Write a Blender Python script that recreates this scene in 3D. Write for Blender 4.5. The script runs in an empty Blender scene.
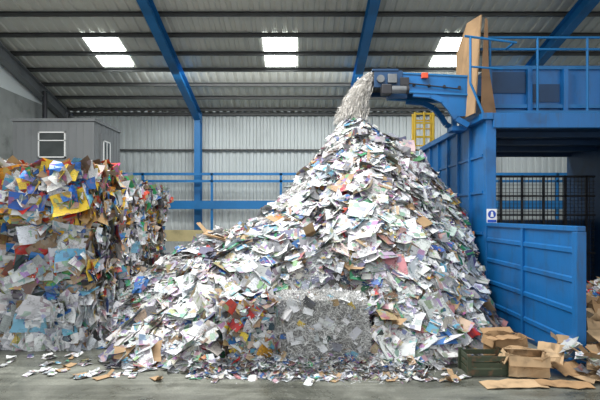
import bpy, math, random
import numpy as np
from mathutils import Vector, Matrix
random.seed(7); rng=np.random.default_rng(7)
S=bpy.context.scene
COL=S.collection
# ------------------------------------------------------------------ helpers
def link(o): COL.objects.link(o); return o
class MB:
    def __init__(s): s.v=[]; s.f=[]
    def add(s,vs,fs):
        b=len(s.v); s.v+= [tuple(p) for p in vs]; s.f+=[tuple(b+i for i in f) for f in fs]
    def box(s,x0,x1,y0,y1,z0,z1):
        s.add([(x0,y0,z0),(x1,y0,z0),(x1,y1,z0),(x0,y1,z0),(x0,y0,z1),(x1,y0,z1),(x1,y1,z1),(x0,y1,z1)],
              [(0,3,2,1),(4,5,6,7),(0,1,5,4),(1,2,6,5),(2,3,7,6),(3,0,4,7)]); return s
    def prism(s,p0,p1,prof,up=(0,0,1)):
        p0=Vector(p0);p1=Vector(p1);d=(p1-p0).normalized();u=Vector(up)
        side=d.cross(u)
        if side.length<1e-4: side=d.cross(Vector((1,0,0)))
        side.normalize(); u=side.cross(d).normalized()
        n=len(prof); vs=[p0+side*a+u*b for a,b in prof]+[p1+side*a+u*b for a,b in prof]
        fs=[tuple(range(n))[::-1],tuple(range(n,2*n))]+[(i,(i+1)%n,(i+1)%n+n,i+n) for i in range(n)]
        s.add(vs,fs); return s
    def bar(s,p0,p1,w,h=None,up=(0,0,1)):
        h=h or w; a=w/2;b=h/2
        return s.prism(p0,p1,[(-a,-b),(a,-b),(a,b),(-a,b)],up)
    def cyl(s,p0,p1,r,n=14):
        return s.prism(p0,p1,[(r*math.cos(2*math.pi*i/n),r*math.sin(2*math.pi*i/n)) for i in range(n)])
    def ibeam(s,p0,p1,w,h,t=.025,up=(0,0,1)):
        a=w/2;b=h/2;q=t/2
        return s.prism(p0,p1,[(-a,-b),(a,-b),(a,-b+t),(q,-b+t),(q,b-t),(a,b-t),(a,b),(-a,b),(-a,b-t),(-q,b-t),(-q,-b+t),(-a,-b+t)],up)
    def obj(s,name,mat,parent=None,bevel=0,smooth=False):
        off=Vector(parent.location) if parent else Vector((0,0,0))
        if parent and parent.parent: off=off+Vector(parent.parent.location)
        m=bpy.data.meshes.new(name); m.from_pydata([Vector(p)-off for p in s.v],[],s.f)
        m.materials.append(mat); m.update()
        o=bpy.data.objects.new(name,m); link(o)
        if parent: o.parent=parent
        if bevel:
            b=o.modifiers.new('b','BEVEL'); b.width=bevel; b.segments=2; b.limit_method='ANGLE'
        if smooth:
            for p in m.polygons: p.use_smooth=True
        return o
def empty(name,loc,label,cat,group=None):
    e=bpy.data.objects.new(name,None); e.location=loc; e.empty_display_size=.2; link(e)
    return tag(e,label,cat,group)
def tag(o,label,cat,group=None,kind=None):
    o["label"]=label; o["category"]=cat
    if group:o["group"]=group
    if kind:o["kind"]=kind
    return o
def struct(o): o["kind"]="structure"; return o
# ------------------------------------------------------------------ materials
def newmat(name):
    m=bpy.data.materials.new(name); m.use_nodes=True
    return m,m.node_tree.nodes,m.node_tree.links,m.node_tree.nodes['Principled BSDF']
def surf(name,c,rough=.5,metal=0,var=.15,scale=3,dirt=None,bump=.05,bscale=40,streak=None):
    m,N,L,B=newmat(name)
    tc=N.new('ShaderNodeTexCoord'); n=N.new('ShaderNodeTexNoise'); n.inputs['Scale'].default_value=scale; n.inputs['Detail'].default_value=8
    L.new(tc.outputs['Object'],n.inputs['Vector'])
    r=N.new('ShaderNodeValToRGB'); r.color_ramp.elements[0].position=.3; r.color_ramp.elements[1].position=.7
    d=dirt or tuple(x*(1-var*2) for x in c)
    r.color_ramp.elements[0].color=(*d,1); r.color_ramp.elements[1].color=(*[min(1,x*(1+var)) for x in c],1)
    e=r.color_ramp.elements.new(.45); e.color=(*c,1)
    L.new(n.outputs['Fac'],r.inputs['Fac']); out=r.outputs['Color']
    if streak:
        mp=N.new('ShaderNodeMapping'); mp.inputs['Scale'].default_value=(5,5,.7); L.new(tc.outputs['Object'],mp.inputs['Vector'])
        n4=N.new('ShaderNodeTexNoise'); n4.inputs['Scale'].default_value=1.5; n4.inputs['Detail'].default_value=9; n4.inputs['Roughness'].default_value=.7; L.new(mp.outputs[0],n4.inputs['Vector'])
        r4=N.new('ShaderNodeValToRGB'); r4.color_ramp.elements[0].position=.54; r4.color_ramp.elements[0].color=(0,0,0,1); r4.color_ramp.elements[1].position=.72; r4.color_ramp.elements[1].color=(.75,.75,.75,1)
        L.new(n4.outputs['Fac'],r4.inputs['Fac'])
        mx=N.new('ShaderNodeMixRGB'); mx.inputs[2].default_value=(*streak,1); L.new(r4.outputs[0],mx.inputs[0]); L.new(out,mx.inputs[1]); out=mx.outputs[0]
    L.new(out,B.inputs['Base Color'])
    B.inputs['Roughness'].default_value=rough; B.inputs['Metallic'].default_value=metal
    if bump:
        n2=N.new('ShaderNodeTexNoise'); n2.inputs['Scale'].default_value=bscale; L.new(tc.outputs['Object'],n2.inputs['Vector'])
        b=N.new('ShaderNodeBump'); b.inputs['Strength'].default_value=bump; b.inputs['Distance'].default_value=.02
        L.new(n2.outputs['Fac'],b.inputs['Height']); L.new(b.outputs['Normal'],B.inputs['Normal'])
    return m
M_blue=surf('blue_paint',(.006,.125,.36),.38,var=.12,scale=2.0,dirt=(.010,.085,.24),streak=(.03,.08,.15))
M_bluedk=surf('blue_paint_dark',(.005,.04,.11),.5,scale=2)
M_bluefr=surf('blue_frame_paint',(.008,.14,.36),.45,scale=1)
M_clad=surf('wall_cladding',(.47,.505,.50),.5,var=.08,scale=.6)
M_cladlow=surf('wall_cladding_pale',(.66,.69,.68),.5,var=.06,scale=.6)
M_roof=surf('roof_sheet',(.62,.62,.56),.6,var=.08,scale=.5)
M_purlin=surf('purlin_steel',(.06,.062,.06),.55,var=.1)
M_block=surf('block_wall',(.24,.25,.24),.9,var=.2,scale=2)
M_dark=surf('dark_steel',(.03,.03,.035),.5,metal=.3)
M_grey=surf('cabin_grey',(.17,.18,.185),.55,var=.08,scale=1.5)
M_white=surf('white_frame',(.75,.76,.75),.4,var=.03)
M_yel=surf('yellow_paint',(.75,.50,.03),.45,var=.1)
M_red=surf('orange_red_plastic',(.75,.09,.03),.4)
M_metal=surf('galvanised_steel',(.16,.17,.18),.45,metal=.5)
M_board=surf('plywood_board',(.38,.24,.125),.7,var=.15,scale=2.5)
M_board2=surf('brown_board',(.17,.095,.045),.7,var=.15,scale=2.5)
M_rub=surf('belt_rubber',(.03,.03,.03),.7)
M_card=surf('cardboard',(.36,.22,.11),.85,var=.22,scale=5)
M_card2=surf('pale_cardboard',(.48,.33,.19),.85,var=.2,scale=5)
M_crate=surf('green_crate',(.045,.06,.035),.6,dirt=(.15,.09,.05),scale=9)
M_wire=surf('baling_wire',(.10,.09,.08),.4,metal=.6)
M_signw=surf('sign_white',(.85,.85,.85),.4,var=.02); M_signb=surf('sign_blue',(.01,.07,.45),.4,var=.02)
M_beige=surf('beige_barrier',(.50,.42,.22),.6)
def glassy():
    m,N,L,B=newmat('cabin_glass'); B.inputs['Roughness'].default_value=.15
    n=N.new('ShaderNodeTexNoise'); n.inputs['Scale'].default_value=1.5
    r=N.new('ShaderNodeValToRGB'); r.color_ramp.elements[0].color=(.015,.02,.022,1); r.color_ramp.elements[1].color=(.09,.10,.10,1)
    L.new(n.outputs['Fac'],r.inputs['Fac']); L.new(r.outputs['Color'],B.inputs['Base Color']); return m
M_glass=glassy()
m,N,L,B=newmat('skylight'); B.inputs['Base Color'].default_value=(.9,.95,.95,1); B.inputs['Emission Color'].default_value=(.93,1,1,1); B.inputs['Emission Strength'].default_value=12
M_sky=m
def floormat():
    m,N,L,B=newmat('wet_concrete')
    tc=N.new('ShaderNodeTexCoord'); 
    n=N.new('ShaderNodeTexNoise'); n.inputs['Scale'].default_value=.9; n.inputs['Detail'].default_value=12; n.inputs['Roughness'].default_value=.7; n.inputs['Distortion'].default_value=.6
    L.new(tc.outputs['Object'],n.inputs['Vector'])
    r=N.new('ShaderNodeValToRGB'); e=r.color_ramp.elements
    e[0].position=.36; e[0].color=(.085,.088,.072,1); e[1].position=.64; e[1].color=(.23,.235,.20,1)
    L.new(n.outputs['Fac'],r.inputs['Fac'])
    n2=N.new('ShaderNodeTexNoise'); n2.inputs['Scale'].default_value=45; n2.inputs['Detail'].default_value=4; L.new(tc.outputs['Object'],n2.inputs['Vector'])
    mx=N.new('ShaderNodeMixRGB'); mx.blend_type='OVERLAY'; mx.inputs[0].default_value=.6
    L.new(r.outputs['Color'],mx.inputs[1]); L.new(n2.outputs['Fac'],mx.inputs[2])
    mp=N.new('ShaderNodeMapping'); mp.inputs['Rotation'].default_value=(0,0,.5); mp.inputs['Scale'].default_value=(.5,6,1); L.new(tc.outputs['Object'],mp.inputs['Vector'])
    n3=N.new('ShaderNodeTexNoise'); n3.inputs['Scale'].default_value=1.2; n3.inputs['Detail'].default_value=6; L.new(mp.outputs[0],n3.inputs['Vector'])
    r3=N.new('ShaderNodeValToRGB'); r3.color_ramp.elements[0].position=.42; r3.color_ramp.elements[0].color=(.55,.55,.55,1); r3.color_ramp.elements[1].position=.56
    L.new(n3.outputs['Fac'],r3.inputs['Fac'])
    m4=N.new('ShaderNodeMixRGB'); m4.blend_type='MULTIPLY'; m4.inputs[0].default_value=.6; L.new(mx.outputs[0],m4.inputs[1]); L.new(r3.outputs[0],m4.inputs[2])
    L.new(m4.outputs[0],B.inputs['Base Color'])
    r2=N.new('ShaderNodeMapRange'); r2.inputs[1].default_value=.35; r2.inputs[2].default_value=.65; r2.inputs[3].default_value=.16; r2.inputs[4].default_value=.6; L.new(n.outputs['Fac'],r2.inputs[0]); L.new(r2.outputs[0],B.inputs['Roughness'])
    b=N.new('ShaderNodeBump'); b.inputs['Strength'].default_value=.12; b.inputs['Distance'].default_value=.01; L.new(n2.outputs['Fac'],b.inputs['Height']); L.new(b.outputs[0],B.inputs['Normal'])
    return m
M_floor=floormat()
def papermat(name,printamt=.8,rough=.5,picthr=.84,sat=.8):
    m,N,L,B=newmat(name)
    c=N.new('ShaderNodeAttribute'); c.attribute_name='Col'
    u=N.new('ShaderNodeAttribute'); u.attribute_name='puv'
    v=N.new('ShaderNodeTexVoronoi'); v.distance='CHEBYCHEV'; v.inputs['Scale'].default_value=11; L.new(u.outputs['Vector'],v.inputs['Vector'])
    sep=N.new('ShaderNodeSeparateColor'); L.new(v.outputs['Color'],sep.inputs[0])
    mp=N.new('ShaderNodeMapping'); mp.inputs['Scale'].default_value=(30,90,1); L.new(u.outputs['Vector'],mp.inputs['Vector'])
    t=N.new('ShaderNodeTexNoise'); t.inputs['Scale'].default_value=1; t.inputs['Detail'].default_value=1; L.new(mp.outputs[0],t.inputs['Vector'])
    gt=N.new('ShaderNodeMath'); gt.operation='GREATER_THAN'; gt.inputs[1].default_value=.53; L.new(t.outputs['Fac'],gt.inputs[0])
    tm=N.new('ShaderNodeMath'); tm.operation='LESS_THAN'; tm.inputs[1].default_value=.5; L.new(sep.outputs[0],tm.inputs[0])
    mu=N.new('ShaderNodeMath'); mu.operation='MULTIPLY'; L.new(gt.outputs[0],mu.inputs[0]); L.new(tm.outputs[0],mu.inputs[1])
    mu2=N.new('ShaderNodeMath'); mu2.operation='MULTIPLY'; mu2.inputs[1].default_value=.5*printamt; L.new(mu.outputs[0],mu2.inputs[0])
    m1=N.new('ShaderNodeMixRGB'); m1.inputs[2].default_value=(.07,.07,.08,1); L.new(mu2.outputs[0],m1.inputs[0]); L.new(c.outputs['Color'],m1.inputs[1])
    pg=N.new('ShaderNodeMath'); pg.operation='GREATER_THAN'; pg.inputs[1].default_value=picthr; L.new(sep.outputs[1],pg.inputs[0])
    pm=N.new('ShaderNodeMath'); pm.operation='MULTIPLY'; pm.inputs[1].default_value=.75*printamt; L.new(pg.outputs[0],pm.inputs[0])
    hs=N.new('ShaderNodeHueSaturation'); hs.inputs['Saturation'].default_value=sat; hs.inputs['Value'].default_value=.4
    dec=N.new('ShaderNodeTexWhiteNoise'); L.new(v.outputs['Position'],dec.inputs['Vector']); L.new(dec.outputs['Color'],hs.inputs['Color'])
    m2=N.new('ShaderNodeMixRGB'); L.new(pm.outputs[0],m2.inputs[0]); L.new(m1.outputs[0],m2.inputs[1]); L.new(hs.outputs[0],m2.inputs[2])
    L.new(m2.outputs[0],B.inputs['Base Color']); B.inputs['Roughness'].default_value=rough
    return m
M_paper=papermat('printed_paper',1.0,.5,.74,.8); M_wrap=papermat('packaging_film',.7,.35,.74,1.0); M_plain=papermat('plain_scraps',.10,.6)
# ------------------------------------------------------------------ sheet soup
def norm(v): 
    l=np.linalg.norm(v); return v/l if l>0 else v
GX=4;GY=3
gu,gv=np.meshgrid(np.linspace(-1,1,GX),np.linspace(-1,1,GY)); gu=gu.ravel();gv=gv.ravel()
gf=np.array([(j*GX+i,j*GX+i+1,(j+1)*GX+i+1,(j+1)*GX+i) for j in range(GY-1) for i in range(GX-1)])
class Soup:
    def __init__(s): s.V=[];s.F=[];s.C=[];s.U=[];s.n=0
    def sheet(s,p,n,w,h,col,curl=.25,ang=None,foldp=.15):
        n=norm(np.array(n,float)); a=rng.uniform(0,2*math.pi) if ang is None else ang
        t=np.cross(n,(0,0,1.)); 
        if np.linalg.norm(t)<.05: t=np.array((1.,0,0))
        t=norm(t); b=np.cross(n,t); t,b=t*math.cos(a)+b*math.sin(a),b*math.cos(a)-t*math.sin(a)
        k=rng.normal(0,curl,3); 
        zz=(k[0]*gu*gu+k[1]*gu*gv+k[2]*gv*gv*.6)*min(w,h)
        if rng.random()<foldp: zz=zz+np.abs(gu+.2)*rng.uniform(.1,.5)*w
        jit=1+rng.uniform(-.08,.08,gu.size)
        V=np.asarray(p)[None]+t[None]*(gu*jit*w)[:,None]+b[None]*(gv*jit*h)[:,None]+n[None]*zz[:,None]
        o=rng.uniform(0,50,2)
        U=np.stack([gu*w+o[0],gv*h+o[1],np.zeros_like(gu)],1)
        s.V.append(V);s.F.append(gf+s.n);s.C.append(np.tile([*col,1],(gu.size,1)));s.U.append(U);s.n+=gu.size
    def strip(s,p,d,l,w,col):
        d=norm(np.array(d,float)); q=norm(np.cross(d,rng.normal(0,1,3))); k=np.cross(d,q)*rng.normal(0,.25)*l
        p=np.asarray(p); V=np.array([p-d*l-q*w,p-d*l+q*w,p+q*w+k,p-q*w+k,p+d*l-q*w,p+d*l+q*w])
        s.V.append(V);s.F.append(np.array([(0,1,2,3),(3,2,5,4)])+s.n);s.C.append(np.tile([*col,1],(6,1)));s.U.append(rng.uniform(0,50,3)+V*.5);s.n+=6
    def grid(s,V,F,col):
        V=np.array(V,float);s.V.append(V);s.F.append(np.array(F)+s.n);s.C.append(np.tile([*col,1],(len(V),1)));s.U.append(V*.5);s.n+=len(V)
    def mesh(s,name,mat,clampx=None):
        V=np.concatenate(s.V);F=np.concatenate(s.F)
        if clampx: V[:,0]=np.minimum(V[:,0],clampx)
        m=bpy.data.meshes.new(name); m.from_pydata(V.tolist(),[],F.tolist()); m.materials.append(mat)
        a=m.attributes.new('Col','FLOAT_COLOR','POINT'); a.data.foreach_set('color',np.concatenate(s.C).astype('f').ravel())
        a=m.attributes.new('puv','FLOAT_VECTOR','POINT'); a.data.foreach_set('vector',np.concatenate(s.U).astype('f').ravel())
        m.update(); return m
def pick(pal):
    ws=[p[0] for p in pal]; r=rng.random()*sum(ws)
    for w,c in pal:
        r-=w
        if r<=0: break
    f=rng.uniform(.78,1.1); return tuple(min(.9,max(.0,x*f+rng.normal(0,.01))) for x in c)
PAL=[(38,(.76,.77,.79)),(20,(.56,.58,.61)),(8,(.64,.60,.53)),(9,(.35,.36,.39)),(7,(.40,.28,.17)),(5,(.05,.05,.06)),
     (1.8,(.50,.03,.03)),(1.6,(.03,.22,.09)),(3,(.03,.11,.33)),(2.2,(.14,.38,.54)),(.6,(.62,.42,.08)),(2,(.5,.20,.22)),(2.5,(.09,.09,.17)),(3.5,(.14,.09,.06)),(.7,(.55,.20,.05))]
PALB=[(30,(.70,.71,.72)),(15,(.48,.50,.54)),(14,(.40,.25,.13)),(7,(.20,.13,.08)),(8,(.04,.04,.05)),(6,(.03,.14,.42)),(5,(.15,.42,.62)),(2.5,(.66,.33,.03)),(4.5,(.58,.05,.03)),(3.5,(.72,.52,.06)),(1.5,(.04,.28,.10)),(4,(.6,.5,.4))]
PALC=[(22,(.74,.74,.74)),(14,(.46,.28,.13)),(9,(.70,.30,.03)),(9,(.64,.05,.02)),(11,(.80,.54,.05)),(10,(.02,.14,.48)),(7,(.15,.45,.65)),(6,(.04,.04,.05)),(8,(.22,.14,.08)),(2,(.04,.32,.12)),(5,(.5,.52,.55))]
PALD=[(44,(.76,.77,.79)),(20,(.50,.52,.56)),(8,(.38,.25,.15)),(8,(.05,.05,.06)),(6,(.05,.15,.42)),(6,(.20,.48,.65)),(2.5,(.6,.08,.06)),(2,(.66,.48,.1)),(6,(.2,.2,.22))]
# ------------------------------------------------------------------ room
D=22.0
def zr(y): return 6.73+.25*(D-y)
XL,XR=-10.3,14.3
mb=MB(); mb.box(-11,15,-6,22.6,-.2,0); struct(mb.obj('floor',M_floor))
def corr(x0,x1,pitch,dep):
    pts=[];x=x0
    while x<x1:
        pts+= [(x,0),(x+pitch*.45,0),(x+pitch*.55,dep),(x+pitch*.9,dep)]; x+=pitch
    pts.append((x,0)); return pts
mb=MB(); P=corr(XL,XR,.33,.045)
vs=[(x,22.0,zr(22.0)+o) for x,o in P]+[(x,4.0,zr(4.0)+o) for x,o in P]; n=len(P)
mb.add(vs,[(i,i+1,i+1+n,i+n) for i in range(n-1)]); struct(mb.obj('ceiling',M_roof))
mb=MB(); P=corr(XL,XR,.30,.06)
vs=[(x,22.0+o,2.9) for x,o in P]+[(x,22.0+o,6.8) for x,o in P]; n=len(P)
mb.add(vs,[(i,i+1,i+1+n,i+n) for i in range(n-1)])
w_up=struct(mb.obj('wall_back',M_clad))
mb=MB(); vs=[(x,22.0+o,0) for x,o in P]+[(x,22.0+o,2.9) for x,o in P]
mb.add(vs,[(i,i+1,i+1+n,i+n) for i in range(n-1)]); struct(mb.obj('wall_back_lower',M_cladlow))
mb=MB(); mb.box(XL-.3,XL,2,22.3,0,6.6); struct(mb.obj('wall_left',M_block))
mb=MB()
mb.add([(XL,2,6.6),(XL,22,6.6),(XL,22,zr(22)),(XL,4,zr(4)),(XL,2,zr(4))],[(0,1,2,3,4)]); struct(mb.obj('wall_left_upper',M_cladlow))
mb=MB(); mb.add([(XR,2,0),(XR,22.3,0),(XR,22.3,zr(22.3)),(XR,4,zr(4)),(XR,2,zr(4))],[(0,1,2,3,4)]); struct(mb.obj('wall_right',M_clad))
for i,x in enumerate((-6.65,-.7,5.3)):
    y0,y1=16.45,18.3
    mb=MB(); mb.add([(x-.54,y0,zr(y0)-.02),(x+.54,y0,zr(y0)-.02),(x+.54,y1,zr(y1)-.02),(x-.54,y1,zr(y1)-.02),
                     (x-.54,y0,zr(y0)+.0),(x+.54,y0,zr(y0)+.0),(x+.54,y1,zr(y1)+.0),(x-.54,y1,zr(y1)+.0)],
              [(0,1,2,3),(4,7,6,5),(0,4,5,1),(1,5,6,2),(2,6,7,3),(3,7,4,0)])
    struct(mb.obj('window_%d'%(i+1),M_sky))
k=0; y=21.55
while y>5:
    z=zr(y)-.09
    mb=MB(); mb.prism((XL,y,z),(XR,y,z),[(-.05,-.062),(.03,-.062),(.03,-.05),(-.035,-.05),(-.035,.05),(.06,.05),(.06,.062),(-.05,.062)])
    k+=1; struct(mb.obj('trim_%d'%k,M_purlin)); y-=1.05
for z,hh,mt in ((6.62,.13,M_purlin),(5.05,.06,M_purlin)):
    mb=MB(); mb.box(XL,XR,21.85,21.97,z-hh/2,z+hh/2); k+=1; struct(mb.obj('trim_%d'%k,mt))
for x in (-4.4,2.1,8.2,-10.05):
    e=empty('portal_frame',(x,21.6,0),'blue painted steel portal frame with column and sloping rafter' if x>-9 else 'grey steel portal frame beside the block wall','steel frame','portal frames')
    mt=M_bluefr if x>-9 else M_grey
    MB().ibeam((x,21.6,0),(x,21.6,zr(21.6)-.25),.26,.42,up=(0,1,0)).obj('column',mt,e)
    MB().ibeam((x,21.75,zr(21.75)-.40),(x,4.2,zr(4.2)-.40),.28,.42).obj('rafter',mt,e)
e=empty('guard_rail',(-3,21,0),'blue steel horizontal rails running along the cladding','rail')
for z,h in ((3.92,.11),(3.62,.10)): MB().box(XL+.4,13.9,20.95,21.05,z-h/2,z+h/2).obj('rail',M_bluefr,e)
MB().box(XL+.4,13.9,20.9,21.1,2.45,2.8).obj('beam',M_bluefr,e)
for i in range(9):
    x=-9.5+i*2.9; MB().box(x-.05,x+.05,20.95,21.05,0,3.95).obj('post',M_bluefr,e)
e=empty('low_barrier',(-6,20,0),'beige low barrier on short posts against cladding','barrier')
MB().box(-9,3,19.95,20.05,1.15,1.6).obj('panel',M_beige,e)
for i in range(5):
    MB().box(-8.8+i*2.8,-8.7+i*2.8,20.06,20.14,0,1.6).obj('post',M_dark,e)
MB().cyl((-9.9,19.4,0),(-9.9,19.4,7.0),.09).obj('drain_pipe',M_dark); tag(bpy.data.objects['drain_pipe'],'dark vertical pipe fixed to the block wall','pipe')
# ------------------------------------------------------------------ portable cabins
def cabin(z0,name,label):
    x0,x1,y0,y1,z1=-8.64,-6.2,15.05,17.2,z0+2.55
    e=empty(name,((x0+x1)/2,16.1,z0),label,'portable cabin')
    mb=MB(); mb.box(x0,x1,y0,y1,z0,z1-.1)
    for i in range(11):
        x=x0+.1+i*(x1-x0-.2)/10; mb.box(x-.015,x+.015,y0-.012,y0,z0+.1,z1-.12)
    for i in range(9):
        y=y0+.15+i*.24; mb.box(x1,x1+.012,y-.015,y+.015,z0+.1,z1-.12)
    mb.obj('body',M_grey,e)
    MB().box(x0-.04,x1+.04,y0-.04,y1+.04,z1-.09,z1-.005).obj('roof',M_grey,e)
    return e,x0,x1,y0,y1,z0,z1
cabin(0,'portable_cabin','grey portable cabin unit at ground level, closed')
e,x0,x1,y0,y1,z0,z1=cabin(2.56,'portable_cabin','grey ribbed portable cabin with white framed window, raised on another unit')
wx0,wx1,wz0,wz1=-7.86,-7.04,3.92,4.70
mb=MB(); t=.035
for b in ((wx0,wx1,wz0,wz0+t),(wx0,wx1,wz1-t,wz1),(wx0,wx0+t,wz0,wz1),(wx1-t,wx1,wz0,wz1),(wx0,wx1,wz0+.5,wz0+.53)):
    mb.box(b[0],b[1],y0-.06,y0-.01,b[2],b[3])
w=mb.obj('window_frame',M_white,e); MB().box(wx0+.03,wx1-.03,y0-.035,y0-.015,wz0+.03,wz1-.03).obj('window_pane',M_glass,e)
MB().box(x1+.005,x1+.05,15.5,16.3,2.7,4.75).obj('door',M_grey,e)
mb=MB()
for a,b,c,d in ((15.62,16.18,3.7,3.74),(15.62,16.18,4.5,4.54),(15.62,15.66,3.7,4.54),(16.14,16.18,3.7,4.54),(15.88,15.91,3.7,4.54)): mb.box(x1+.05,x1+.075,a,b,c,d)
mb.obj('door_window_frame',M_white,e); MB().box(x1+.05,x1+.06,15.66,16.14,3.74,4.5).obj('door_window_pane',M_glass,e)
# ------------------------------------------------------------------ steel bay
BX=4.0;Y1=10.7;Y2=16.2;H=4.38;BXR=8.65
e=empty('steel_bay',(6,13,0),'large blue painted steel loading bay with open front and ribbed side','steel bay')
mb=MB(); mb.box(BX,BX+.08,Y1+.2,Y2,0,H-.12)
for y in np.linspace(Y1+1.0,Y2-.1,6): mb.box(BX-.06,BX,y-.05,y+.05,0,H-.14)
for z in (.9,1.8,2.7,3.5): mb.box(BX-.035,BX,Y1+.2,Y2,z-.03,z+.03)
mb.obj('side_wall',M_blue,e)
MB().box(BX-.12,BX+.12,Y1-.06,Y2,H-.14,H).obj('top_rim',M_blue,e,bevel=.01)
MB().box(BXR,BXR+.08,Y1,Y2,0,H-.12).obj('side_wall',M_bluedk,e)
MB().box(BX-.02,BX+.2,Y1,Y1+.2,0,H-.14).obj('corner_post',M_blue,e,bevel=.01)
MB().box(BX+.12,BXR+.1,Y1-.05,Y1+.12,H-.32,H).obj('front_beam',M_blue,e,bevel=.01)
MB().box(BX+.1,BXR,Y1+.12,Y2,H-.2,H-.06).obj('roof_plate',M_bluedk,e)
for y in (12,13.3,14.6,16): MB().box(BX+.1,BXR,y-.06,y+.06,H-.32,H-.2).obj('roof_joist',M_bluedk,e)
# wing panel
e=empty('steel_wing_wall',(BX,9,0),'blue steel retaining panel with cap rail and ribs, scuffed','steel panel')
ya,yb=7.15,10.66; hz=2.04
mb=MB(); mb.box(BX,BX+.05,ya+.1,yb,.03,hz-.08)
for z in (.35,.8,1.25,1.68): mb.prism((BX,ya+.1,z),(BX,yb,z),[(-.0,-.05),(-.0,.05),(-.025,.03),(-.025,-.03)] )
mb.obj('plate',M_blue,e)
MB().box(BX-.04,BX+.09,ya,yb,hz-.08,hz).obj('cap_rail',M_blue,e,bevel=.012)
MB().box(BX-.04,BX+.1,ya,ya+.14,0,hz-.08).obj('end_post',M_blue,e,bevel=.012)
MB().box(BX-.04,BX,8.9,8.98,.03,hz-.08).obj('stiffener',M_blue,e)
MB().box(BX-.04,BX+.02,ya+.14,yb,0,.06).obj('base_rail',M_bluedk,e)
# safety sign
e=empty('safety_sign',(3.98,10.6,2.2),'small white sign with blue mandatory action circle on corner post','sign')
MB().box(3.99,4.2,10.67,10.69,2.02,2.33).obj('plate',M_signw,e)
MB().cyl((4.095,10.665,2.215),(4.095,10.672,2.215),.085,28).obj('symbol_disc',M_signb,e)
mb=MB(); mb.cyl((4.095,10.66,2.25),(4.095,10.666,2.25),.022,14); mb.add([(4.06,10.66,2.16),(4.13,10.66,2.16),(4.12,10.66,2.232),(4.07,10.66,2.232)],[(0,1,2,3)]); mb.obj('symbol_figure',M_signw,e)
MB().box(4.0,4.19,10.665,10.672,2.045,2.10).obj('text_band',M_signb,e)
# mesh cage in bay
e=empty('mesh_cage',(7,14.5,0),'dark steel mesh storage cage inside the bay','cage')
mb=MB()
for x in np.arange(5.2,8.6,.62): mb.box(x-.03,x+.03,14.47,14.53,0,3.35)
for z in (.1,1.1,2.2,2.75,3.32): mb.box(5.2,8.55,14.47,14.53,z-.025,z+.025)
mb.obj('frame',M_dark,e)
mb=MB()
for x in np.arange(5.2,8.55,.11): mb.box(x-.006,x+.006,14.49,14.51,0,3.3)
for z in np.arange(.1,3.3,.11): mb.box(5.2,8.55,14.49,14.51,z-.006,z+.006)
mb.obj('mesh_infill',M_dark,e)
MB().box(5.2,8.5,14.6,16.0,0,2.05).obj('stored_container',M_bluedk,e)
# hopper
e=empty('hopper',(7,12,H),'blue steel feed hopper on top of the bay','hopper')
mb=MB(); hx0,hx1,hy0,hy1,hz0,hz1=4.2,9.2,11.3,13.2,H,5.5
mb.box(hx0,hx1,hy0,hy0+.06,hz0,hz1);mb.box(hx0,hx1,hy1-.06,hy1,hz0,hz1);mb.box(hx0,hx0+.06,hy0,hy1,hz0,hz1);mb.box(hx1-.06,hx1,hy0,hy1,hz0,hz1)
mb.obj('body',M_blue,e)
MB().box(hx0-.03,hx1+.03,hy0-.05,hy0+.08,hz1-.02,hz1+.06).obj('rim',M_bluefr,e)
for x in (4.25,5.15,5.95,6.9,7.8): MB().box(x-.05,x+.05,hy0-.12,hy0,hz0,hz1-.02).obj('stiffener',M_blue,e)
MB().box(5.25,5.85,hy0-.03,hy0,4.75,5.15).obj('inspection_panel',M_bluedk,e)
MB().box(4.32,5.08,hy0-.04,hy0,4.95,5.42).obj('cover_plate',M_bluedk,e)
MB().box(4.3,9.1,hy0-.09,hy0,4.60,4.68).obj('stringer',M_bluefr,e)
MB().box(4.2,9,hy0-.3,hy0-.13,H,H+.12).obj('walkway_kerb',M_bluefr,e)
e=empty('handrail',(6,11.2,H),'blue tubular safety handrail above the hopper','handrail')
for z in (6.12,5.86):
    MB().cyl((3.98,11.05,z),(9,11.05,z),.028,8).obj('rail',M_bluefr,e)
MB().cyl((3.5,10.62,6.0),(4.6,10.62,5.86),.026,8).obj('front_rail',M_bluefr,e)
MB().cyl((3.62,10.62,5.0),(3.62,10.62,5.98),.026,8).obj('front_post',M_bluefr,e)
MB().cyl((3.62,10.62,5.0),(3.9,10.66,4.38),.026,8).obj('front_strut',M_bluefr,e)
MB().cyl((3.62,10.62,5.35),(4.3,10.62,5.30),.022,8).obj('front_rail',M_bluefr,e)
MB().cyl((4.55,10.62,5.86),(4.55,11.05,5.86),.026,8).obj('rail_return',M_bluefr,e)
for x,y in ((4.2,11.05),(5.25,11.05),(6.35,11.05),(7.6,11.05)): MB().cyl((x,y,H),(x,y,6.13),.028,8).obj('post',M_bluefr,e)
def quadplate(pts,off,name,mat,label,cat='board'):
    mb=MB(); n=len(pts); vs=pts+[tuple(a+b for a,b in zip(p,off)) for p in pts]
    mb.add(vs,[tuple(range(n)),tuple(range(2*n-1,n-1,-1))]+[(i,i+n,(i+1)%n+n,(i+1)%n) for i in range(n)]); return tag(mb.obj(name,mat),label,cat)
quadplate([(3.76,10.78,4.40),(3.70,11.85,4.40),(3.70,11.85,6.0),(3.74,11.2,6.5),(3.90,10.78,6.52)],(.03,.01,0),'plywood_board',M_board,'tall broad tan board leaning upright on top of the bay')
quadplate([(3.99,10.76,6.45),(4.04,10.76,6.40),(4.06,10.76,5.4),(4.22,10.76,4.40),(3.90,10.76,4.40),(3.92,10.76,5.4)],(0,.025,0),'leaning_board',M_board2,'narrow brown board leaning against the taller board')
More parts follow.
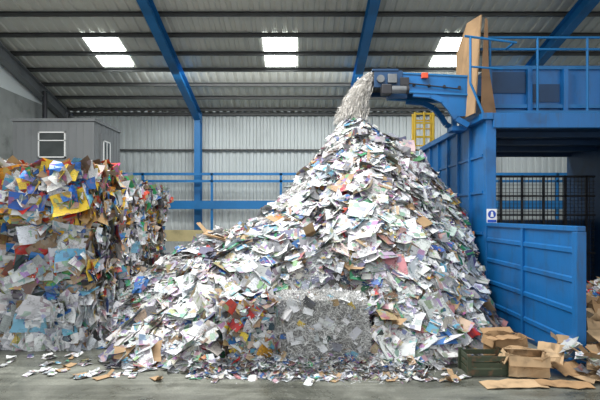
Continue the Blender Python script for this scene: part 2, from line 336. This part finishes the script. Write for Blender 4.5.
# conveyor
e=empty('conveyor',(3,11.8,4.6),'blue belt conveyor head with grey drive machinery above the heap','conveyor')
cy0,cy1=11.25,12.1
for y in (cy0,cy1-.08):
    MB().prism((2.10,y+.04,5.20),(4.12,y+.04,5.10),[(-.04,-.20),(.04,-.20),(.04,.19),(-.04,.19)]).obj('side_frame',M_blue,e)
    MB().prism((2.10,y+.04,5.40),(4.12,y+.04,5.30),[(-.06,-.02),(.06,-.02),(.06,.02),(-.06,.02)]).obj('frame_flange',M_bluefr,e)
    MB().prism((2.10,y+.04,4.99),(4.12,y+.04,4.89),[(-.06,-.02),(.06,-.02),(.06,.02),(-.06,.02)]).obj('frame_flange',M_bluefr,e)
MB().prism((1.76,11.68,5.27),(4.12,11.68,5.15),[(-.34,-.12),(.34,-.12),(.34,.12),(-.34,.12)]).obj('belt',M_rub,e)
MB().cyl((1.76,cy0+.05,5.27),(1.76,cy1-.05,5.27),.13,24).obj('head_drum',M_dark,e)
for ya_,yb_ in ((cy0-.05,cy0-.01),(cy1+.01,cy1+.05)): MB().box(1.66,2.3,ya_,yb_,5.06,5.44).obj('head_bracket',M_bluedk,e,bevel=.01)
MB().box(1.62,2.2,cy0-.07,cy1,5.43,5.47).obj('belt_guard',M_bluedk,e)
MB().cyl((1.80,cy0-.12,5.24),(1.80,cy0-.05,5.24),.085,18).obj('bearing',M_metal,e)
MB().box(1.96,2.16,cy0-.14,cy0-.05,5.14,5.34).obj('bearing_housing',M_metal,e,bevel=.01)
MB().cyl((2.02,cy0-.2,4.97),(2.34,cy0-.2,4.97),.085,18).obj('drive_motor',M_metal,e)
MB().cyl((2.34,cy0-.2,4.97),(2.40,cy0-.2,4.97),.095,18).obj('motor_cover',M_dark,e)
MB().box(1.80,2.02,cy0-.28,cy0-.04,4.86,5.08).obj('gearbox',M_dark,e,bevel=.02)
MB().box(1.96,2.4,cy0-.04,cy0+.02,4.82,5.06).obj('motor_mount',M_bluedk,e)
MB().box(2.24,2.44,cy0-.08,cy0-.01,5.10,5.28).obj('junction_box',M_dark,e,bevel=.01)
MB().cyl((2.44,cy0-.05,5.15),(3.6,cy0-.05,5.02),.015,6).obj('cable_conduit',M_dark,e)
for i in range(5): MB().cyl((2.56+i*.34,cy0-.03,5.12-i*.017),(2.56+i*.34,cy0,5.12-i*.017),.035,12).obj('idler_cap',M_dark,e)
MB().box(2.72,2.86,cy0-.1,cy0-.01,5.26,5.38).obj('warning_lamp',M_red,e,bevel=.01)
arc=[(2.55,4.93),(2.95,4.90),(3.22,4.78),(3.38,4.60),(3.52,4.38),(3.80,4.22)]
for yy_ in (cy0+.04,cy1-.04):
    for a,b in zip(arc,arc[1:]): MB().bar((a[0],yy_,a[1]),(b[0],yy_,b[1]),.08,.12).obj('curved_brace',M_blue,e)
g=MB(); pts=[(2.95,4.93),(3.95,4.88),(3.95,4.45),(3.55,4.42),(3.38,4.62),(3.2,4.8)]
g.add([(a,cy0+.02,b) for a,b in pts]+[(a,cy0+.06,b) for a,b in pts],[tuple(range(6))[::-1],tuple(range(6,12))]+[(i,(i+1)%6,(i+1)%6+6,i+6) for i in range(6)]); g.obj('gusset_plate',M_blue,e)
MB().box(3.5,3.84,11.5,11.9,4.15,4.25).obj('support_bracket',M_blue,e)
MB().bar((3.6,11.68,4.25),(3.6,11.68,4.95),.1,.1).obj('support',M_blue,e)
e=empty('access_ladder',(4,16.6,0),'yellow painted steel access ladder with safety rails beside the bay','ladder')
for x in (3.75,4.35): MB().cyl((x,16.6,0),(x,16.6,5.55),.045,8).obj('side_rail',M_yel,e)
for x in (3.75,4.05,4.35): MB().cyl((x,16.3,4.1),(x,16.3,5.55),.04,8).obj('guard_post',M_yel,e)
for z in np.arange(.3,5.5,.28): MB().cyl((3.75,16.6,z),(4.35,16.6,z),.025,6).obj('rung',M_yel,e)
for z in (4.3,4.75,5.2,5.5): MB().box(3.72,4.38,16.28,16.32,z-.03,z+.03).obj('guard_hoop',M_yel,e)
# ------------------------------------------------------------------ the heap
PX,PY,PZ=1.20,11.5,4.32
ANG=[(-180,5.6),(-160,5.7),(-142,5.55),(-125,5.2),(-115,4.95),(-90,4.45),(-73.6,4.2),(-60,3.9),(-50,3.6),(-32.7,3.15),(-15,3.7),(0,4.6),(45,4.3),(90,3.6),(135,2.8),(160,3.9),(180,5.6)]
AA=[a for a,_ in ANG];RR=[r for _,r in ANG]
TL=[0,.04,.098,.215,.37,.486,.62,.76,.876,1,1.3];FL=[1,.97,.86,.67,.475,.375,.27,.17,.09,0,-.1]
TR=[0,.06,.124,.25,.376,.55,.7,.85,1,1.3];FR=[1,.985,.93,.83,.72,.52,.37,.19,0,-.1]
_ph=rng.uniform(0,6.28,26);_fr=np.concatenate([rng.uniform(.9,3.0,12),rng.uniform(4,9,14)]);_dr=rng.uniform(0,6.28,26);_am=np.array([.038]*12+[.015]*14)
def sst(t): t=min(1,max(0,t)); return t*t*(3-2*t)
def Hh(x,y):
    dx=x-PX;dy=y-PY; r=math.hypot(dx,dy); a=math.degrees(math.atan2(dy,dx))
    nn=np.sin((x*np.cos(_dr)+y*np.sin(_dr))*_fr+_ph)*_am
    nz=float(nn.sum())
    ragged=1+((.05*math.sin(a*.23)+.04*math.sin(a*.61+1)) if a<-95 else 0)
    t=r/(np.interp(a,AA,RR)*ragged)
    wl=max(0,-dx/r) if r>1e-3 else 0; wl=wl**.7
    f=wl*np.interp(t,TL,FL)+(1-wl)*np.interp(t,TR,FR)
    h=PZ*f+nz*min(1,max(0,3*(1-t)))*min(1,.25+2.5*t)
    if -1.2<x<1.2 and y<8.15:
        m_=sst((abs(x-.0)-1.0)/.18) ; k_=max(m_,sst((y-7.72)/.38)); h=h*k_ -.06*(1-k_)
    return h
def Nn(x,y):
    e_=.10; return norm(np.array([-(Hh(x+e_,y)-Hh(x-e_,y))/(2*e_),-(Hh(x,y+e_)-Hh(x,y-e_))/(2*e_),1]))
sp=Soup()
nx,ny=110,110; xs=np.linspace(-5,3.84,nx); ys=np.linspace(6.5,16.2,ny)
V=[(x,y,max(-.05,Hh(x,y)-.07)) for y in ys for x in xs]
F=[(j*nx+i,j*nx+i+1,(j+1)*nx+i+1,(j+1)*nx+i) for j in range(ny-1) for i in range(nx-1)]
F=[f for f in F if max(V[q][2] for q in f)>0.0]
sp.grid(V,F,(.09,.085,.08))  # core under the sheets coloured dark, painting shade into the gaps
cnt=0
while cnt<23000:
    x=rng.uniform(-4.9,3.85); y=rng.uniform(6.7,12.3) if rng.random()<.94 else rng.uniform(12.3,16)
    h=Hh(x,y)
    if h<.02 : continue
    n0=Nn(x,y); messy=.14+.22*rng.random()**2+.12*(math.sin(x*3.1+y*1.7)>.3)
    n=n0*.95+np.array([0,-.05,.25])+rng.normal(0,messy,3)
    w=min(.24,max(.015,.048*math.exp(rng.normal(0,.80))))
    hh=w*rng.uniform(.35,.95)
    p=np.array([x,y,h])+n0*rng.uniform(-.055,.07 if w<.10 else .05)
    if p[2]<.03: p[2]=.03
    if p[0]+w>3.86: p[0]=3.86-w
    c=pick(PAL)
    sp.sheet(p,n,w,hh,c,.20,foldp=.25)
    cnt+=1
for i in range(1000):
    x=rng.uniform(-4.3,3.5); y=rng.uniform(6.9,11.8); h=Hh(x,y)
    if h<.1: continue
    n0=Nn(x,y); n=norm(n0*.9+np.array([0,-.05,.35])+rng.normal(0,.18,3)); w=rng.uniform(.07,.18); hh=w*rng.uniform(.65,.8); a=rng.uniform(0,6.28)
    c=pick(PAL); d=norm(np.cross(n,rng.normal(0,1,3))); p=np.array([x,y,h])+n0*.025
    for q in range(rng.integers(3,7)):
        pp=p+d*q*rng.uniform(.015,.05)+n*q*.010
        if pp[0]+w>3.86: break
        sp.sheet(pp,n+rng.normal(0,.03,3),w,hh,tuple(min(.9,v_*rng.uniform(.82,1.08)) for v_ in c),.06,ang=a+rng.normal(0,.12),foldp=0)
for i in range(14000):
    x=rng.uniform(-4.6,3.7); y=rng.uniform(6.9,12); h=Hh(x,y)
    if h<.02: continue
    g=rng.uniform(.45,.85); n0=Nn(x,y); d=rng.normal(0,1,3); d-=n0*np.dot(d,n0)*.85
    sp.strip(np.array([x,y,h])+n0*rng.uniform(.03,.08),d,rng.uniform(.02,.07),rng.uniform(.002,.006),(g,g,g))
for i in range(9000):
    x=rng.normal(.15,.85); y=rng.uniform(7.0,8.6); h=max(0,Hh(x,y))
    if abs(x)>1.9: continue
    g=rng.uniform(.45,.85); n0=Nn(x,y); 
    if h<.02 and y>7.05 and abs(x)<1.0: continue
    sp.strip(np.array([x,y,h])+n0*rng.uniform(.03,.11),rng.normal(0,1,3)*(1,1,.5),rng.uniform(.02,.06),rng.uniform(.002,.004),(g,g,g))
o=link(bpy.data.objects.new('waste_paper_heap',sp.mesh('waste_paper_heap',M_paper,3.9)))
tag(o,'huge conical heap of loose mixed waste paper and magazines on concrete','waste paper heap',kind='stuff')
def variants(kind,k,mat):
    out=[]
    for i in range(k):
        s=Soup(); c=pick(PAL)
        if kind=='newspaper':
            c=pick([(1,(.60,.61,.61)),(1,(.72,.72,.71)),(.5,(.50,.49,.47))])
            for q in range(4): s.sheet((rng.uniform(-.01,.01),rng.uniform(-.01,.01),q*.008),(rng.normal(0,.03),rng.normal(0,.03),1),.19,.14,c,.10,ang=rng.normal(0,.06),foldp=.25)
        elif kind=='magazine':
            for q in range(4):
                s.sheet((-.095,0,.01+q*.006),(-.12-.04*q,0,1),.10,.14,(.75,.75,.75) if q<3 else c,.05,ang=0.0,foldp=0)
                s.sheet((.095,0,.01+q*.006),(.12+.04*q,0,1),.10,.14,(.75,.75,.75) if q<3 else pick(PAL),.05,ang=0.0,foldp=0)
        elif kind=='paper_sheet':
            s.sheet((0,0,.01),(0,0,1),.15,.11,pick([(9,(.80,.80,.81)),(.4,(.5,.05,.04)),(.6,(.04,.16,.4)),(.4,(.05,.28,.12)),(.2,(.6,.45,.1)),(1.5,(.64,.62,.56)),(1,(.2,.2,.22))]),.25,foldp=.4)
        elif kind=='cardboard_piece':
            c=(.40,.26,.14); s.sheet((0,0,0),(0,0,1),.17,.12,c,.06,ang=0,foldp=0);  s.sheet((0,0,.008),(0,0,1),.17,.12,c,.06,ang=0,foldp=0)
            s.sheet((.20,0,.05),(-.8,0,1),.07,.12,c,.03,ang=0,foldp=0)
        out.append(s.mesh(kind,mat))
    return out
KV={'newspaper':(variants('newspaper',12,M_paper),'folded grey newspaper section lying on the heap','newspaper','loose newspapers on the heap'),
    'magazine':(variants('magazine',14,M_paper),'open glossy magazine with splayed pages','magazine','loose magazines on the heap'),
    'paper_sheet':(variants('paper_sheet',22,M_paper),'single creased sheet of paper','paper sheet','loose sheets on the heap'),
    'cardboard_piece':(variants('cardboard_piece',5,M_plain),'torn brown cardboard piece with bent flap','cardboard','torn cardboard on the heap')}
def place(kind,p,n,sc=1,label=None,group=None):
    ms,lab,cat,gr=KV[kind]; o=bpy.data.objects.new(kind,random.choice(ms)); link(o)
    q=Vector(n).to_track_quat('Z','Y'); o.rotation_mode='QUATERNION'; o.rotation_quaternion=q@Matrix.Rotation(random.uniform(0,6.28),3,'Z').to_quaternion()
    o.location=p; o.scale=(sc,sc,sc); tag(o,label or lab,cat,group or gr); return o
c=0
while c<290:
    x=rng.uniform(-3.8,3.5); y=rng.uniform(6.9,10.6); h=Hh(x,y)
    if h<.12: continue
    if rng.random()< (y-7)/7: continue
    if abs(x)<1.1 and y<8.0: continue
    n0=Nn(x,y); n=n0*.95+np.array([0,-.05,.25])+rng.normal(0,.22,3); p=np.array([x,y,h])+n0*rng.uniform(.04,.07)
    kd=random.choices(['newspaper','magazine','paper_sheet','cardboard_piece'],[5,3,4,.8])[0]
    place(kd,p,n,rng.uniform(.55,1.5)); c+=1
c=0
while c<90:
    x=rng.uniform(-4.6,2.4); y=rng.uniform(6.6,8.2); h=Hh(x,y)
    if h>.03 or h<-.40 or (x<-3.3 and y>7.9): continue
    if abs(x)<1.05 and y>6.98: continue
    place(random.choice(['paper_sheet','magazine','newspaper','magazine','cardboard_piece']),(x,y,.012),(rng.normal(0,.03),rng.normal(0,.03),1),rng.uniform(.2,.6),'creased paper lying flat on the concrete floor','paper scattered on the floor'); c+=1
# falling stream
sp=Soup()
for i in range(6500):
    T=.50*rng.random()**.75; lane=rng.beta(1.6,1.6)
    vx=-.35-1.65*lane
    x=1.74+vx*T+rng.normal(0,.02); z=5.40+.35*T-.5*9.8*T*T+rng.normal(0,.02)
    hz_=Hh(x,11.5)
    if z<hz_+.03: z=hz_+.03+abs(rng.normal(0,.05))
    yy=rng.uniform(11.25,12.0)
    d=np.array([vx,rng.normal(0,.1),.35-9.8*T]); g=rng.choice([.50,.60,.70,.42])
    if rng.random()<.9: sp.strip((x,yy,z),norm(d)+rng.normal(0,.09,3),rng.uniform(.03,.09),rng.uniform(.0012,.0045),(g,g*.95,g*.88))
    elif rng.random()<.6: sp.sheet((x,yy,z),rng.normal(0,1,3),rng.uniform(.01,.04),rng.uniform(.008,.025),(g*1.15,g*1.12,g*1.08),.2)
o=link(bpy.data.objects.new('falling_paper',sp.mesh('falling_paper',M_plain))); tag(o,'stream of pale paper scraps pouring off the conveyor end','falling paper',kind='stuff')
sp=Soup()
for i in range(6500):
    s=rng.random()**1.3; x=.95-4.2*s; y=11.4-rng.random()*1.9*(0.3+s); h=Hh(x,y); lift=abs(rng.normal(0,.06))+.05
    g=rng.uniform(.55,.85); n0=Nn(x,y); d=np.array([-1,-.3,0]); d=d-n0*np.dot(d,n0)+rng.normal(0,.10,3)
    sp.strip((x,y,max(.02,h+lift)),d,rng.uniform(.03,.12),rng.uniform(.003,.010),(g,g*.98,g*.96))
o=link(bpy.data.objects.new('tumbling_scraps',sp.mesh('tumbling_scraps',M_plain))); tag(o,'pale paper strips tumbling down the shoulder of the heap','paper scraps',kind='stuff')
for i in range(60):
    s=rng.random(); x=1.0-4.6*s; y=10.9-rng.random()*1.4; place('paper_sheet',(x,y,Hh(x,y)+.08+rng.random()*.12),Nn(x,y)+rng.normal(0,.35,3),.6,'pale paper sheet sliding down the heap','sheets sliding down the heap')
# ------------------------------------------------------------------ bales
def balemesh(w,h,d,pal,ns,mat,wild=1.0,core=(.04,.036,.033),rnd=.05):  # default core is near black: painted shade for creases between pressed sheets
    s=Soup(); n=10; idx={};V=[];F=[]
    ph=rng.uniform(0,6.28,6)
    def warp(q):
        l=np.linalg.norm(q); q=q*(1-rnd*(l/1.73)**6)
        q=q+.030*np.array([math.sin(q[2]*4+ph[0])+math.sin(q[1]*5+ph[1]),math.sin(q[2]*5+ph[2])+math.sin(q[0]*4+ph[3]),.3*math.sin(q[0]*4+ph[4])])
        return q
    def vid(a,b,c):
        k=(a,b,c)
        if k not in idx:
            q=warp(np.array([a/n*2-1,b/n*2-1,c/n*2-1]))+rng.normal(0,.008,3)
            idx[k]=len(V); V.append((q[0]*w/2*.96,q[1]*d/2*.96,min(h,max(0,(q[2]*.99+1)*h/2))))
        return idx[k]
    for a in range(n):
        for b in range(n):
            F+= [(vid(a,b,0),vid(a,b+1,0),vid(a+1,b+1,0),vid(a+1,b,0)),(vid(a,b,n),vid(a+1,b,n),vid(a+1,b+1,n),vid(a,b+1,n)),
                 (vid(a,0,b),vid(a+1,0,b),vid(a+1,0,b+1),vid(a,0,b+1)),(vid(a,n,b),vid(a,n,b+1),vid(a+1,n,b+1),vid(a+1,n,b)),
                 (vid(0,a,b),vid(0,a,b+1),vid(0,a+1,b+1),vid(0,a+1,b)),(vid(n,a,b),vid(n,a+1,b),vid(n,a+1,b+1),vid(n,a,b+1))]
    s.grid(V,F,core)
    if mat is M_plain:
        for i in range(ns):
            f=rng.integers(0,5); u,v=rng.uniform(-1,1,2)
            P={0:(u,-1,v),1:(1,u,v),2:(-1,u,v),3:(u,v,1),4:(u,1,v)}[int(f)]; P=warp(np.array(P,float))*.98+rng.normal(0,.017,3)
            g=float(rng.choice([.25,.45,.6,.72,.8,.85])); c=(g,g*.995,g*.98) if rng.random()<.96 else pick(PALB)
            s.strip((P[0]*w/2,P[1]*d/2,max(.01,(P[2]+1)*h/2)),rng.normal(0,1,3)*np.array([1,.4,.8]),rng.uniform(.015,.075),rng.uniform(.0015,.005),c)
        for i in range(70):
            u,v=rng.uniform(-.95,.95,2); f=rng.random()<.7
            P=warp(np.array((u,-1,v) if f else (u,v,1.),float)); ww=rng.uniform(.03,.10)
            s.sheet((P[0]*w/2,P[1]*d/2-.01*f,(P[2]+1)*h/2+(0 if f else .01)),np.array((0,-1,0) if f else (0,0,1.))+rng.normal(0,.3,3),ww,ww*.6,pick(PALD),.2)
    else:
        NN={0:(0,-1,0),1:(1,0,0),2:(-1,0,0),3:(0,0,1),4:(0,1,0)}
        for i in range(ns):
            f=int(rng.choice([0,0,0,1,1,1,2,3,4])); u,v=rng.uniform(-.98,.98,2)
            P={0:(u,-1,v),1:(1,u,v),2:(-1,u,v),3:(u,v,.97),4:(u,1,v)}[f]; P=warp(np.array(P,float))
            big=i<ns*.24
            bulge=(.06*(1-u**4)*(1-v**4)) if f!=3 else .0
            p=np.array([P[0]*w/2,P[1]*d/2,(P[2]+1)*h/2])+np.array(NN[f])*(bulge*(1 if not big else .7)+rng.uniform(-.035,.02))
            ww=(rng.uniform(.13,.26) if big else min(.18,.055*math.exp(rng.normal(0,.65))))*wild
            hh=ww*rng.uniform(.28,.75)
            if f!=3:
                if p[2]-hh*.8<.0: p[2]=hh*.8
                if p[2]+hh*.8>h+.02: p[2]=h+.02-hh*.8
            s.sheet(p,np.array(NN[f])+rng.normal(0,.14 if big else .34,3),ww,hh,pick(pal),.30,ang=rng.normal(0,.40),foldp=.35)
    return s.mesh('bale_body',mat)
def wiremesh(w,h,d,x):
    mb=MB(); yy=d/2+.045
    loop=[(x,-yy+.06,.02),(x+.01,-yy-.01,h*.3),(x-.01,-yy-.01,h*.65),(x,-yy+.06,h),(x,-d*.2,h+.005),(x,d*.2,h+.005),(x,yy-.06,h),(x,yy+.01,h*.5),(x,yy-.06,.02)]
    for p,q in zip(loop,loop[1:]): mb.cyl(p,q,.006,6)
    m=bpy.data.meshes.new('strap_wire'); m.from_pydata([Vector(p) for p in mb.v],[],mb.f); m.materials.append(M_wire); return m
BW,BH,BD=1.42,.99,1.38
BM=[(balemesh(BW,BH,BD,PALC,1500,M_wrap,1.15),'compacted bale of yellow, red, blue and brown packaging tied with wire'),
    (balemesh(BW,BH,BD,PALB,1600,M_wrap,1.1),'compacted bale of mixed paper and cardboard tied with wire'),
    (balemesh(BW,BH,BD,PALD,1600,M_wrap,1.1),'compacted bale of white paper and plastic film tied with wire'),
    (balemesh(BW,BH,BD,PALB,1800,M_paper,1.0),'compacted bale of mixed paper and cardboard tied with wire')]
WM=[wiremesh(BW,BH,BD,x) for x in (-.5,-.18,.18,.5)]
def bale(x,y,z,v,rz,label=None,wires=True):
    me,lab=BM[v]; e=empty('waste_bale',(x,y,z),label or lab,'waste bale','stacked waste bales'); e.rotation_euler=(rng.normal(0,.008),rng.normal(0,.012),rz)
    o=link(bpy.data.objects.new('bale_body',me)); o.parent=e
    if wires:
        for w in WM: q=link(bpy.data.objects.new('strap_wire',w)); q.parent=e
    return e
rows=[(-4.15,8.85),(-4.62,10.42),(-4.78,11.98),(-4.9,13.5),(-5.0,15.02)]
var=[[2,1,0],[2,0,3],[3,2,1],[1,3,3],[2,1,1]]
for ri,(x,y) in enumerate(rows):
    for k in range(3):
        bale(x+rng.uniform(-.10,.08),y+rng.uniform(-.02,.02),k*1.01,var[ri][k],(math.pi/2 if (ri+k)%2 else 0)+rng.normal(0,.04))
for ri,(x,y) in enumerate(rows[:3]):
    for k in range(3):
        bale(x-1.6,y+rng.uniform(-.04,.04),k*1.01,[1,0,0][k] if ri==0 else 1,math.pi*(k%2)+rng.normal(0,.02))
# bales in front of the heap
sw,sh_,sd=1.30,1.03,.75
m=balemesh(sw,sh_,sd,PALB,25000,M_plain,core=(.26,.26,.255),rnd=.12)
e=empty('shredded_paper_bale',(.30,7.42,0),'bale of silver-grey shredded paper tied with wire','waste bale'); e.rotation_euler=(.03,.02,-.06)
o=link(bpy.data.objects.new('bale_body',m)); o.parent=e
m=balemesh(.66,.96,.72,PALB,800,M_paper,.9,rnd=.14)
e=empty('waste_bale',(-.70,7.5,0),'partly collapsed bale of mixed printed paper in front of heap','waste bale'); e.rotation_euler=(.04,-.07,.12)
o=link(bpy.data.objects.new('bale_body',m)); o.parent=e
for x in (-.2,.18): q=link(bpy.data.objects.new('strap_wire',wiremesh(.66,.96,.72,x))); q.parent=e
sp=Soup()
for i in range(1500):
    x=rng.uniform(-1.5,1.7); y=6.98-abs(rng.normal(0,.12))
    w=rng.uniform(.015,.09); sp.sheet((x,y,.015+max(0,.22-abs(y-6.98)*1.2)*rng.random()),np.array([0,-.2,1])+rng.normal(0,.3,3),w,w*.6,pick(PAL),.2)
for i in range(2500):
    x=rng.normal(.4,.6); y=6.98-abs(rng.normal(0,.15)); g=rng.uniform(.35,.8)
    sp.strip((x,y,.01+max(0,.3-abs(y-6.98)*1.5)*rng.random()),rng.normal(0,1,3)*(1,1,.4),rng.uniform(.02,.06),rng.uniform(.002,.004),(g,g,g))
o=link(bpy.data.objects.new('spilt_paper',sp.mesh('spilt_paper',M_paper))); tag(o,'drift of small torn paper spilt along the foot of the bales','paper scraps',kind='stuff')
# ------------------------------------------------------------------ cardboard boxes
def cbox(name,loc,w,d,h,rz,flaps,mat,label,tilt=0,fl=.38,crush=.05):
    e=empty(name,(0,0,0),label,'cardboard box'); t=.008
    mb=MB(); N_=5
    def wallgrid(p,q,hh):
        p=Vector(p);q=Vector(q); nrm=Vector((-(q-p).y,(q-p).x,0)).normalized(); vs=[]
        for j in range(4):
            for i in range(N_+1):
                u=i/N_; v=j/3; amp=crush*math.sin(u*math.pi)*math.sin(v*2.6+u*5+w*20)
                b=p.lerp(q,u)+nrm*amp; vs.append((b.x,b.y,t+v*hh*(1+.10*math.sin(b.x*9+b.y*11))))
        n0=len(vs); vs+=[(a+nrm.x*t,b_+nrm.y*t,c_) for a,b_,c_ in vs]
        fs=[]
        for j in range(3):
            for i in range(N_):
                a=j*(N_+1)+i; fs+=[(a,a+1,a+N_+2,a+N_+1),(a+n0,a+N_+1+n0,a+N_+2+n0,a+1+n0)]
        for i in range(N_): a=3*(N_+1)+i; fs.append((a,a+1,a+1+n0,a+n0))
        mb.add(vs,fs)
    c4=[(-w/2,-d/2,0),(w/2,-d/2,0),(w/2,d/2,0),(-w/2,d/2,0)]
    for i in range(4): wallgrid(c4[i],c4[(i+1)%4],h)
    mb.box(-w/2,w/2,-d/2,d/2,0,t)
    mb.obj('carton',mat,e)
    L_=d*fl
    for side,ang in zip('fblr',flaps):
        f=MB(); c_,s_=math.cos(ang),math.sin(ang)
        if side in 'fb':
            sg=-1 if side=='f' else 1; y0=sg*d/2
            f.prism((-w/2,y0+sg*c_*L_/2,h+s_*L_/2),(w/2,y0+sg*c_*L_/2,h+s_*L_/2),[(-L_/2,-t/2),(L_/2,-t/2),(L_/2,t/2),(-L_/2,t/2)],up=(0,-sg*s_,c_))
        else:
            sg=-1 if side=='l' else 1; x0=sg*w/2
            f.prism((x0+sg*c_*L_/2,-d/2,h+s_*L_/2),(x0+sg*c_*L_/2,d/2,h+s_*L_/2),[(-L_/2,-t/2),(L_/2,-t/2),(L_/2,t/2),(-L_/2,t/2)],up=(-sg*s_,0,c_))
        f.obj('flap',mat,e)
    e.location=loc; e.rotation_euler=(tilt,0,rz); return e
cbox('cardboard_box',(3.05,7.45,.0),.5,.34,.40,.15,(-1.35,.5,-1.3,-.3),M_card,'crushed brown cardboard box with flaps folded out')
cbox('cardboard_box',(3.10,6.88,.03),.52,.34,.28,-.15,(-1.2,2.9,-1.1,.1),M_card2,'squashed pale cardboard box with sagging flaps',.06,crush=.07)
cbox('cardboard_box',(4.52,7.6,.0),.42,.38,.62,-.2,(-1.2,.9,2.4,-.6),M_card2,'tall open cardboard carton near the steel panel')
cbox('cardboard_box',(4.75,8.1,.0),.45,.38,.80,.3,(-1.2,.6,2.4,.3),M_card,'upright brown carton stuffed with paper')
e=empty('produce_crate',(2.66,7.0,0),'low worn green and brown slatted tray','crate')
mb=MB()
x0,x1,y0,y1=2.30,2.84,6.80,7.18
for z in (.03,.12,.21):
    mb.box(x0,x1,y0,y0+.015,z,z+.065);mb.box(x0,x1,y1-.015,y1,z,z+.065);mb.box(x0,x0+.015,y0,y1,z,z+.065);mb.box(x1-.015,x1,y0,y1,z,z+.065)
mb.box(x0,x1,y0,y1,.01,.03)
mb.obj('slat',M_crate,e)
for x in (x0,x1):
    for y in (y0,y1): MB().box(x-.025,x+.025,y-.025,y+.025,0,.3).obj('corner_post',M_crate,e)
def flat(x,y,w,d,rz,mat,z=.0,label='flattened brown cardboard sheet with creased panels on concrete',tl=0):
    mb=MB(); n=6; vs=[]
    for i in range(n+1):
        zz=z+.006+(.012 if i%2 else 0)+rng.uniform(0,.012)
        u=-w/2+w*i/n; vs+=[(u,-d/2+rng.uniform(-.03,.03),zz),(u,d/2+rng.uniform(-.03,.03),zz+rng.uniform(0,.015)+tl*d)]
    nv=len(vs); vs+=[(a,b,c+.007) for a,b,c in vs]
    fs=[]
    for i in range(n):
        a=2*i; fs+=[(a,a+1,a+3,a+2),(a+nv,a+2+nv,a+3+nv,a+1+nv),(a,a+2,a+2+nv,a+nv),(a+1,a+1+nv,a+3+nv,a+3)]
    fs+=[(0,nv,nv+1,1),(nv-2,nv-1,2*nv-1,2*nv-2)]
    mb.add(vs,fs); o=mb.obj('flattened_cardboard',mat); o.location=(x,y,0); o.rotation_euler=(0,0,rz); tag(o,label,'cardboard','flattened cardboard on the floor')
flat(2.75,6.45,.8,.28,.05,M_card2); flat(3.4,6.45,.7,.25,-.12,M_card); flat(3.95,6.7,.55,.35,.4,M_card2,.02); flat(4.2,6.5,.5,.25,-.3,M_card)
flat(3.7,6.85,.4,.3,.2,M_card,.03,tl=.3); flat(4.5,6.85,.5,.3,-.1,M_card2,.1,tl=.8); flat(3.55,7.1,.35,.3,-.6,M_card2,.05,tl=.9); flat(2.95,7.25,.5,.2,.3,M_card,.40)
flat(4.75,7.3,.45,.3,.1,M_card,.35,tl=.9); flat(4.4,7.15,.5,.3,.3,M_card2,.38,tl=.4); flat(4.25,6.95,.45,.35,.5,M_card,.12,tl=.6); flat(4.1,6.75,.4,.25,-.5,M_card2,.10,tl=.2)
for i in range(55):
    place(random.choice(['paper_sheet','newspaper','magazine','cardboard_piece','cardboard_piece']),(rng.uniform(3.75,4.8),rng.uniform(6.5,7.5),rng.uniform(.02,.35)),(rng.normal(0,.3),rng.normal(0,.3)-.2,1),rng.uniform(.4,.9),'discarded printed paper lying among cardboard boxes','paper among the boxes')
sp=Soup()
def H2(x,y): return .95*max(0,1-math.hypot((x-5.9)/1.4,(y-9.6)/1.5))
V=[(x,y,H2(x,y)-.04) for y in np.linspace(8,11.2,24) for x in np.linspace(4.4,7.4,24)]; F=[(j*24+i,j*24+i+1,(j+1)*24+i+1,(j+1)*24+i) for j in range(23) for i in range(23)]
F=[f for f in F if max(V[q][2] for q in f)>0]
sp.grid(V,F,(.15,.14,.13))
c=0
while c<2600:
    x=rng.uniform(4.5,7.3);y=rng.uniform(8.1,11.1);h=H2(x,y)
    if h<=.02: continue
    w=rng.uniform(.03,.12); sp.sheet((x,y,h+rng.uniform(.02,.07)),np.array([0,-.4,1])+rng.normal(0,.25,3),w,w*.7,pick(PALB),.15); c+=1
o=link(bpy.data.objects.new('loose_paper_mound',sp.mesh('loose_paper_mound',M_paper))); tag(o,'small mound of loose paper and card inside the bay','waste paper mound',kind='stuff')
# ------------------------------------------------------------------ lights, world, camera
def area(name,loc,rot,sx,sy,p,c=(1,1,1)):
    l=bpy.data.lights.new(name,'AREA'); l.shape='RECTANGLE'; l.size=sx; l.size_y=sy; l.energy=p; l.color=c
    o=bpy.data.objects.new(name,l); o.location=loc; o.rotation_euler=rot; link(o); o['category']='light'; o['label']='daylight entering through translucent roof panels'
area('daylight_panel',(-2.5,8.5,8.8),(math.radians(-8),0,0),9,2.5,1600,(1,1,.98))
area('daylight_panel',(2,18,7.3),(math.radians(25),0,0),16,1.6,650,(.97,1,1))
W=bpy.data.worlds.new('w'); S.world=W; W.use_nodes=True; bg=W.node_tree.nodes['Background']; bg.inputs[0].default_value=(.95,.98,1,1); bg.inputs[1].default_value=1.2
cam=bpy.data.cameras.new('Camera'); cam.lens=30; cam.sensor_width=36; cam.shift_y=.025; cam.clip_end=200
co=bpy.data.objects.new('Camera',cam); co.location=(0,0,2.2); co.rotation_euler=(math.pi/2,0,0); link(co); S.camera=co
S.view_settings.view_transform='Standard'
